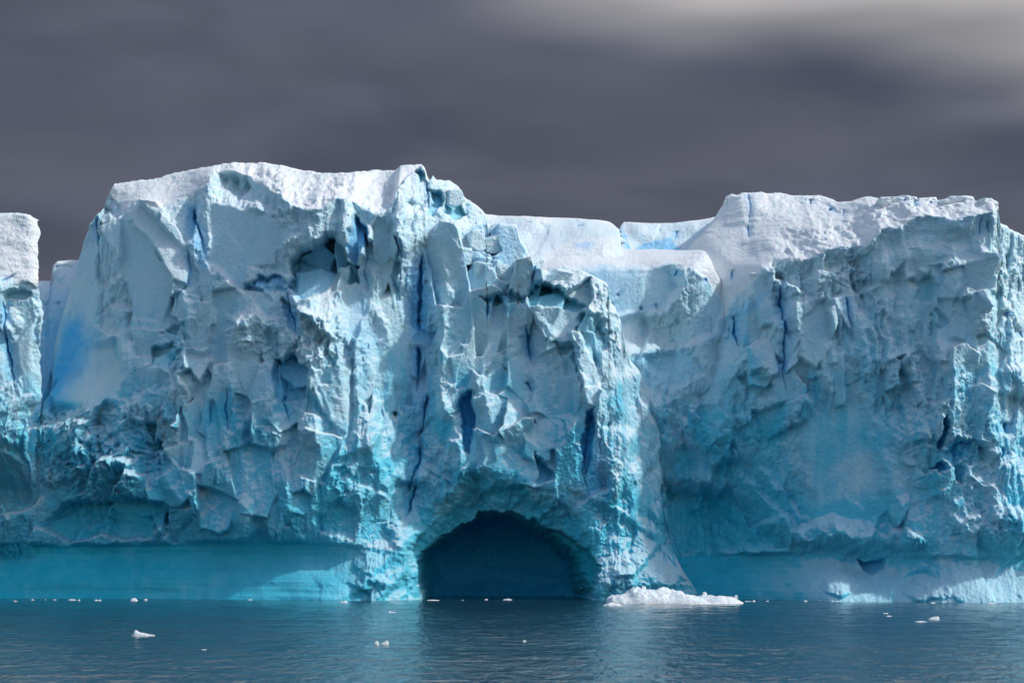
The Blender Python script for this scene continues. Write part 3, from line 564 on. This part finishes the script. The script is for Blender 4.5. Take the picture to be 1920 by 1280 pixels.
# --- pale slabs closing the notch behind, and the distant crest in the left gap
def slab(name, px0, px1, sky_, base, ctl, lip, seed, rows=150, bottom=620., paint=(), cr=(), close=(True, True), planes=(), rough=.28):
    W = Wall(px0, px1, 1.8, sky_, base, ctl, bottom=bottom, rows=rows, seed=seed, sky_rough=(.8, .5), curl=(6., 1.5))
    W.R[:] = rough
    W.snowfield(lip, .1, 2.)
    for q in planes: W.plane(*q)
    for q in paint: W.paint(*q)
    for q in cr: W.crack(*q)
    W.relief(.8, strata=.08); return W.build(name, berg, ICE, close=close, back=30.)
slab('snow_ridge', 880, 1158, [(880,398),(915,401),(1000,404),(1080,408),(1130,411),(1143,413),(1150,418),(1158,426)], 428.,
     [(880,400,-8),(1000,406,-6),(1100,410,-6),(1150,420,-4),(880,420,0),(1000,418,0),(1100,418,0),(1145,425,-.5),(900,455,1),(1000,446,1.5),(1060,440,3),(1100,432,3.5),(1150,440,5),(1000,470,11),(1080,466,12),(1150,464,12),(900,470,9),(900,600,6),(1150,600,10)],
     [(880,408),(1000,414),(1100,416),(1158,422)], 71, paint=(('snow', [(1020,470),(1080,445),(1150,440),(1158,500),(1000,500)], .9, 8), ('blue', [(1080,455),(1110,458),(1100,470),(1075,468)], .4, 6)), cr=(([(1080,422),(1098,423)], 2.5, .8),))
slab('snow_ridge', 1162, 1420, [(1162,428),(1166,418),(1170,414),(1220,416),(1262,416),(1290,413),(1330,407),(1350,403),(1420,398)], 430.,
     [(1162,430,-3),(1200,418,-5),(1300,414,-5),(1400,402,-6),(1170,440,-.5),(1200,425,0),(1300,422,0),(1400,410,0),(1200,460,.5),(1300,450,.5),(1200,480,6),(1300,480,6),(1200,600,10),(1400,600,10)],
     [(1162,424),(1200,419),(1300,416),(1420,406)], 83, paint=(('blue', [(1195,470),(1215,455),(1240,450),(1262,455),(1278,466),(1270,476),(1200,476)], .5, 4), ('blue', [(1162,430),(1172,440),(1178,470),(1166,470)], .6, 5)), cr=(([(1268,432),(1266,452)], 4, 1.), ([(1240,430),(1232,431)], 2, .5)))
slab('snow_ridge', 60, 330, [(60,524),(95,525),(97,505),(100,494),(107,488),(130,486),(200,484),(330,470)], 424.,
     [(60,530,-4),(95,530,-3),(105,492,-3),(140,488,-5),(200,488,-5),(80,560,0),(130,520,0),(130,560,.5),(100,620,1),(130,620,1),(100,750,4),(300,700,3),(300,500,0)],
     [(60,530),(98,530),(104,500),(140,492),(330,480)], 97, bottom=900., rows=220, rough=.5, paint=(('blue', [(60,600),(160,580),(160,800),(60,800)], .6, 40), ('blue', [(60,550),(160,550),(160,640),(60,640)], .3, 15)), cr=(([(108,565),(110,575)], 4, 1.), ([(84,566),(86,580)], 3, 1.)))

# --- leaning tower of ice at the left edge
edge_a = [(380,66),(397,62),(404,68),(430,74),(470,74),(500,77),(560,82),(600,86),(640,84),(670,79),(690,82),(745,86),(752,84),(770,62),(800,58),(1150,56)]
ctl_a = [(-60,395,-6),(0,398,-6),(55,400,-5),(70,440,-3),(0,440,-3.5),(-60,440,-4),(0,500,-1),(50,500,-1.2),(0,540,1),(60,545,1),(30,560,0),(30,640,0),(60,640,.4),(-40,640,1),(0,700,1.2),(60,720,.6),(30,740,.6),(0,800,2),(50,800,1.5),(0,900,2.6),(50,900,2),(0,1000,2),(50,1000,1),(-60,700,1),(-60,900,2.6),(0,1100,-2),(50,1100,-2),(-60,1100,-2)]
A = Wall(-60, 84, 1.3, [(-60,393),(0,396),(40,396),(60,398),(72,401),(84,408)], 391., ctl_a, rows=470, seed=113, sky_rough=(1., .8))
f = sst(A.U, -20, 84); e = np.interp(A.V, [q[0] for q in edge_a], [q[1]-1 for q in edge_a])+2.5*fbm(A.V/22., A.V*0, 3, 5)
A.snowfield([(-60, 520), (20, 525), (50, 530), (84, 545)], .12)
A.R[:] = A.R*.8
A.plane([(5,550),(40,540),(62,550),(60,600),(40,640),(10,600)], (35,590), -.6, .01, .0, 5, .2)
A.plane([(32,640),(62,600),(66,740),(40,740)], (50,680), .3, .004, .0, 4, .1)
A.bump(20, 605, 20, 26, 1.3)
A.niche([(8,545),(30,536),(60,545),(62,556),(10,562)], 1.6, .4, 4, 0, .4, .4)
for c in (([(0,550),(8,590),(10,630),(18,670),(26,710),(28,760)],4.5,2.2), ([(-2,528),(12,522),(44,508)],3,1.2)): A.crack(*c)
A.paint('teal', [(-60,960),(90,960),(90,1150),(-60,1150)], .8, 12)
A.relief(.8)
t = np.clip((A.U-(84-30))/30., 0, 1); A.p -= 2.2*t*t
A.U = A.U+f*(e-84)
A.p -= 14.*sst(A.V, 800, 960)
A.build('ice_tower', berg, ICE, close=(False, True), back=8., lateral=1.3, taper=.75)

# ------------------------------------------------------------------ loose blocks on the berg (parts of it)
def lump_points(n, planes, rng, flat=None):
    """a broken polyhedral lump: sphere directions cut by random planes"""
    u = np.linspace(-1, 1, n); pts = []; faces = []
    for ax in range(3):
        for sg in (-1, 1):
            a, b = np.meshgrid(np.tan(u*math.pi/4), np.tan(u*math.pi/4), indexing='ij'); q = np.zeros((n, n, 3))
            q[..., ax] = sg; q[..., (ax+1) % 3] = a; q[..., (ax+2) % 3] = b*sg
            base = len(pts)*n*n; pts.append(q.reshape(-1, 3)); k = base+np.arange(n*n).reshape(n, n)
            f_ = np.stack([k[:-1, :-1], k[1:, :-1], k[1:, 1:], k[:-1, 1:]], -1).reshape(-1, 4); faces.append(f_)
    d = np.concatenate(pts); d /= np.linalg.norm(d, axis=1)[:, None]
    r = np.full(len(d), 1.25)
    for nrm, dist in planes:
        nrm = np.array(nrm, float); nrm /= np.linalg.norm(nrm); c = d@nrm
        r = np.minimum(r, np.where(c > .05, dist/np.maximum(c, .05), 9.))
    return d*r[:, None], np.concatenate(faces)
def lump(name, loc, size, seed, parent=None, rot=(0, 0, 0), n=14, snow=1., teal=0., blue=0., boxy=True, rough=.05):
    rng = np.random.RandomState(seed)
    pl = []
    if boxy:
        for v in ((1,0,0),(-1,0,0),(0,1,0),(0,-1,0),(0,0,1),(0,0,-1)): pl.append((np.array(v)+rng.normal(0, .12, 3), .72+.1*rng.rand()))
        for _ in range(3): pl.append((rng.normal(0, 1, 3), .92))
    else:
        for _ in range(16): pl.append((rng.normal(0, 1, 3), .70+.25*rng.rand()))
    P, f_ = lump_points(n, pl, rng)
    P = P+rough*np.stack([fbm(P[:, 1]*3+seed, P[:, 2]*3+P[:, 0], 3, seed), fbm(P[:, 2]*3, P[:, 0]*3+P[:, 1], 3, seed+1), fbm(P[:, 0]*3, P[:, 1]*3+P[:, 2], 3, seed+2)], -1)
    P = P*np.array(size)/2
    from mathutils import Euler
    P = P@np.array(Euler(rot).to_matrix()).T
    me = bpy.data.meshes.new(name); me.from_pydata(P.tolist(), [], f_.tolist())
    import bmesh
    bm = bmesh.new(); bm.from_mesh(me); bmesh.ops.remove_doubles(bm, verts=bm.verts, dist=min(size)*1e-3); bmesh.ops.recalc_face_normals(bm, faces=bm.faces); bm.to_mesh(me); bm.free()
    for p_ in me.polygons: p_.use_smooth = True
    at = me.attributes.new('ice', 'FLOAT_COLOR', 'POINT'); at.data.foreach_set('color', np.tile([blue, teal, snow, 1.], len(me.vertices)).astype(np.float32))
    me.materials.append(ICE); o = bpy.data.objects.new(name, me); COL.objects.link(o); o.location = loc
    if parent: o.parent = parent
    return o
def at(px, py, Y): return ((px-960)*Y/F, Y, CAMH-(py-HOR)*Y/F)
M = 397./F
for k, (px, py, Y, w_, h_, rx, rz, sn) in enumerate(((1001,496,395,36,34,.5,.6,.9), (925,458,401,44,40,.2,.4,.5), (948,440,404,34,34,.1,.9,.6), (903,505,398.5,46,44,.5,.2,.5), (940,508,399,40,34,.3,.7,.5), (966,478,401,38,40,.4,.3,.6), (893,452,400,40,50,.1,.2,.5), (872,480,398,30,40,.3,.5,.4), (848,372,402,36,36,.2,.6,.5), (1058,520,396.5,60,34,.3,.15,.7))):
    lump('ice_block', at(px, py, Y), (w_*M, (w_+h_)*.5*M, h_*M), 300+k, berg, (rx, -.25+.1*(k % 5), rz), 26, sn*.6, 0, 0, True, .05)
for k, (px, w_, h_, py) in enumerate(((1668,58,36,386),(1701,30,34,387),(1734,44,36,386),(1789,78,34,387),(1848,40,36,389))):
    Y = 386+[13,12,11,7,2][k]
    lump('snow_block', at(px, py, Y), (w_*Y/F, 7., h_*Y/F), 340+k, berg, (0, .02*(k % 3-1), .1), 24, 1., 0, 0, True, .07)

# ------------------------------------------------------------------ floating ice: every piece a thing of its own
def ymark(py): return F*CAMH/(py-HOR)
def floe(px0, px1, py, hpx, prof, label, cat='ice floe', name='ice_floe', group=None, depth=.45, seed=0, res=None, lumps=.35):
    """a low floating slab or ice chunk: waterline row py, crest hpx above it, prof = crest height along its length"""
    Y = ymark(py); m = Y/F; L = (px1-px0)*m; H = hpx*m; W = max(L*depth, .5*H, .25)
    nx = res or int(np.clip((px1-px0)*.9, 14, 200)); ny = max(10, int(nx*min(depth, .6))); 
    t, v = np.meshgrid(np.linspace(0, 1, nx), np.linspace(-1, 1, ny))
    pr = interp(prof, t); edge = np.sqrt(np.clip(1-(2*t-1)**2, 0, 1))**.55
    edge = edge*(1+.22*perlin(t*5+seed, v*1.3, seed)); x = (t-.5)*L; y = v*.5*W*(.15+.85*edge)
    hh = H*pr*np.clip(1-np.abs(v)**2.6, 0, 1)**.6
    hh = hh*(1+lumps*fbm(x/(H*2.2+.2), y/(H*2.2+.2), 4, seed+3, .6))+.25*H*lumps*facets(x/(H*1.1+.1), y/(H*1.1+.1), seed+5)*np.clip(1-np.abs(v)**4, 0, 1)
    hh = np.clip(hh, 0, None); z = hh-.12*H
    rim = (np.abs(v) > .999) | (t < 1e-6) | (t > 1-1e-6); z = np.where(rim, -.5*H-.1, z)
    P = np.stack([x, y, z], -1)
    col = np.stack([0*t, .5*(1-sst(hh, 0, .16*H))*0, np.ones_like(t), t*0+1], -1)
    o = grid_mesh(name, P, col, None, ICE); o.location = ((.5*(px0+px1)-960)*m, Y+.5*W*.6, 0)
    o['label'] = label; o['category'] = cat
    if group: o['group'] = group
    return o
big = floe(1137, 1396, 1131.5, 33, [(0,.35),(.08,.62),(.2,.92),(.3,.85),(.42,.78),(.52,.72),(.62,.52),(.72,.46),(.82,.5),(.92,.38),(1,.12)], 'long white snow-covered floe lying against the foot of the arch', depth=.38, seed=5, res=240, lumps=.6)
Yb = ymark(1131.5)
for k, (px, py, r) in enumerate(((1207, 1103, 10), (1321, 1114, 8), (1380, 1119, 8))):
    lump('snow_lump', tuple(np.array(at(px, py, Yb+3.))-np.array(big.location)), (r*Yb/F,)*3, 400+k, big, (.5, .4, .5*k), 10, 1., 0, 0, False, .12)
F1 = [(0,.2),(.2,.8),(.5,1),(.8,.7),(1,.2)]
G1, G2 = 'ice fragments along the waterline', 'ice fragments drifting on open water'
floe(1130, 1168, 1135, 6, [(0,.2),(.3,.8),(.5,1),(.75,.8),(1,.2)], 'small white ice chunk in front of the long floe, at its left end', 'ice chunk', 'ice_chunk', seed=11)
floe(245, 296, 1191.5, 12.5, [(0,.28),(.08,.3),(.14,.95),(.2,1),(.3,.75),(.5,.48),(.7,.3),(.85,.24),(1,.06)], 'white wedge-shaped ice chunk with a raised left end, on open water', 'ice chunk', 'ice_chunk', depth=.3, seed=12, lumps=.15)
floe(701, 711, 1207.5, 8, F1, 'smaller, left one of two pale ice lumps close together on open water', 'ice chunk', 'ice_chunk', G2, .8, 13, 16, .2)
floe(714, 729, 1207.5, 8, [(0,.3),(.3,.6),(.7,1),(.9,.95),(1,.5)], 'larger, right one of two pale ice lumps close together on open water', 'ice chunk', 'ice_chunk', G2, .7, 14, 18, .2)
floe(1740, 1762, 1160.5, 6.5, [(0,.15),(.25,.6),(.6,1),(.9,.9),(1,.5)], 'rounded white ice chunk on open water at the right', 'ice chunk', 'ice_chunk', None, .5, 15, 24, .2)
floe(1715, 1740, 1165.5, 2.6, [(0,.4),(.35,1),(.6,.7),(1,.3)], 'flat pale ice sliver just left of the rounded white ice chunk', 'ice fragment', 'ice_fragment', G2, .4, 16, 20)
floe(1656, 1666, 1149.8, 2.2, [(0,1),(.3,.5),(.6,.6),(1,1)], 'upper of two thin ice slivers side by side, right of centre on open water', 'ice fragment', 'ice_fragment', G2, .5, 17, 14)
floe(1661, 1673, 1155, 2.0, F1, 'lower of two thin ice slivers, right of centre on open water', 'ice fragment', 'ice_fragment', G2, .4, 18, 14)
floe(376, 391, 1218, 1.8, F1, 'thin pale ice sliver on the nearest water at the left', 'ice fragment', 'ice_fragment', G2, .4, 19, 14)
floe(979, 987, 1201.5, 2.2, F1, 'lone tiny ice crumb on open water in front of the cave', 'ice fragment', 'ice_fragment', G2, .6, 20, 14)
floe(728, 744, 1147.5, 3, [(0,.6),(.15,1),(.3,.5),(1,.2)], 'small thin ice piece on the pale reflection left of the cave', 'ice fragment', 'ice_fragment', G2, .4, 21, 16)
floe(244, 258, 1125.6, 6, F1, 'largest rounded white chunk at the waterline under the left cliff', 'ice fragment', 'ice_fragment', G1, .7, 22, 18, .2)
floe(269, 277, 1124.6, 3, F1, 'small ice piece just right of the rounded chunk under the left cliff', 'ice fragment', 'ice_fragment', G1, .6, 23, 14)
floe(637, 652, 1129.4, 4.2, [(0,.5),(.25,.9),(.45,.5),(.7,1),(1,.4)], 'white double-humped ice piece left of the cave, nearest the viewer', 'ice fragment', 'ice_fragment', G1, .6, 24, 18, .2)
floe(649, 656, 1124.8, 3, F1, 'tiny ice piece just behind the double-humped one', 'ice fragment', 'ice_fragment', G1, .6, 25, 14)
floe(127, 143, 1124.8, 2.6, [(0,.4),(.3,.9),(.8,.8),(1,.3)], 'thin flat ice piece at the waterline, far left group, beside an upright shard', 'ice fragment', 'ice_fragment', G1, .4, 26, 16)
floe(145, 150, 1126, 5, [(0,.2),(.5,.6),(1,1)], 'upright little ice shard at the waterline in the far left group', 'ice fragment', 'ice_fragment', G1, .6, 27, 12)
floe(25, 33, 1127, 2.8, [(0,1),(.3,.6),(1,.3)], 'leftmost ice fragment at the waterline', 'ice fragment', 'ice_fragment', G1, .5, 28, 12)
floe(58, 64, 1124.8, 2.4, F1, 'second ice fragment from the left at the waterline', 'ice fragment', 'ice_fragment', G1, .6, 29, 12)
floe(83, 88, 1124.3, 1.8, F1, 'third ice fragment from the left at the waterline', 'ice fragment', 'ice_fragment', G1, .6, 30, 12)
floe(99, 107, 1124.6, 2.2, F1, 'fourth ice fragment from the left at the waterline', 'ice fragment', 'ice_fragment', G1, .5, 31, 12)
floe(176, 190, 1125.4, 2.6, [(0,.6),(.3,.8),(.5,.4),(.8,1),(1,.5)], 'thin ragged ice piece right of the upright shard', 'ice fragment', 'ice_fragment', G1, .4, 32, 14)
floe(464, 474, 1124.2, 1.6, F1, 'faint flat ice sliver at the waterline midway along the teal foot', 'ice fragment', 'ice_fragment', G1, .4, 33, 12)
floe(799, 825, 1125.2, 1.8, F1, 'long flat ice sliver at the left corner of the cave mouth', 'ice fragment', 'ice_fragment', G1, .3, 34, 18)
floe(864, 870, 1125, 1.4, F1, 'faint ice speck in the cave mouth, next to the long flat sliver', 'ice fragment', 'ice_fragment', G1, .6, 35, 12)
floe(908, 915, 1124.6, 3.0, F1, 'small white ice piece left of centre in the cave mouth', 'ice fragment', 'ice_fragment', G1, .6, 36, 12)
floe(941, 961, 1124.6, 3.4, [(0,.2),(.3,.8),(.6,1),(1,.4)], 'low white ice piece in the middle of the cave mouth', 'ice fragment', 'ice_fragment', G1, .5, 37, 18, .2)
floe(1396, 1417, 1127.5, 3.6, [(0,.6),(.3,.6),(.5,.3),(.7,.3),(.85,1),(1,.4)], 'ragged low ice piece off the right tip of the long floe', 'ice fragment', 'ice_fragment', G1, .4, 38, 18)
floe(1435, 1442, 1127.2, 2.0, F1, 'small flat ice piece a little right of the long floe', 'ice fragment', 'ice_fragment', G1, .5, 39, 12)
floe(1506, 1515, 1126.8, 2.0, F1, 'flat ice piece just left of a small white dome, below the pale foot', 'ice fragment', 'ice_fragment', G1, .5, 40, 12)
floe(1536, 1545, 1126.8, 3.6, F1, 'small white ice dome below the pale foot of the right cliff', 'ice fragment', 'ice_fragment', G1, .6, 41, 14)
floe(1737, 1746, 1128, 2.6, F1, 'upper of two flat ice pieces below the right cliff foot', 'ice fragment', 'ice_fragment', G1, .5, 42, 12)
floe(1743, 1756, 1130.4, 1.8, F1, 'lower of two flat ice pieces below the right cliff foot', 'ice fragment', 'ice_fragment', G1, .4, 43, 14)
floe(1851, 1865, 1131.5, 2.4, [(0,.6),(.4,1),(1,.7)], 'flat white ice piece at the waterline near the right edge', 'ice fragment', 'ice_fragment', G1, .4, 44, 14)
floe(1906, 1913, 1130.3, 1.6, F1, 'rightmost ice speck at the waterline', 'ice fragment', 'ice_fragment', G1, .5, 45, 12)

# the berg's own origin sits at its waterline
berg.location = (0, 397, 0)
for c in berg.children: c.location.y -= 397
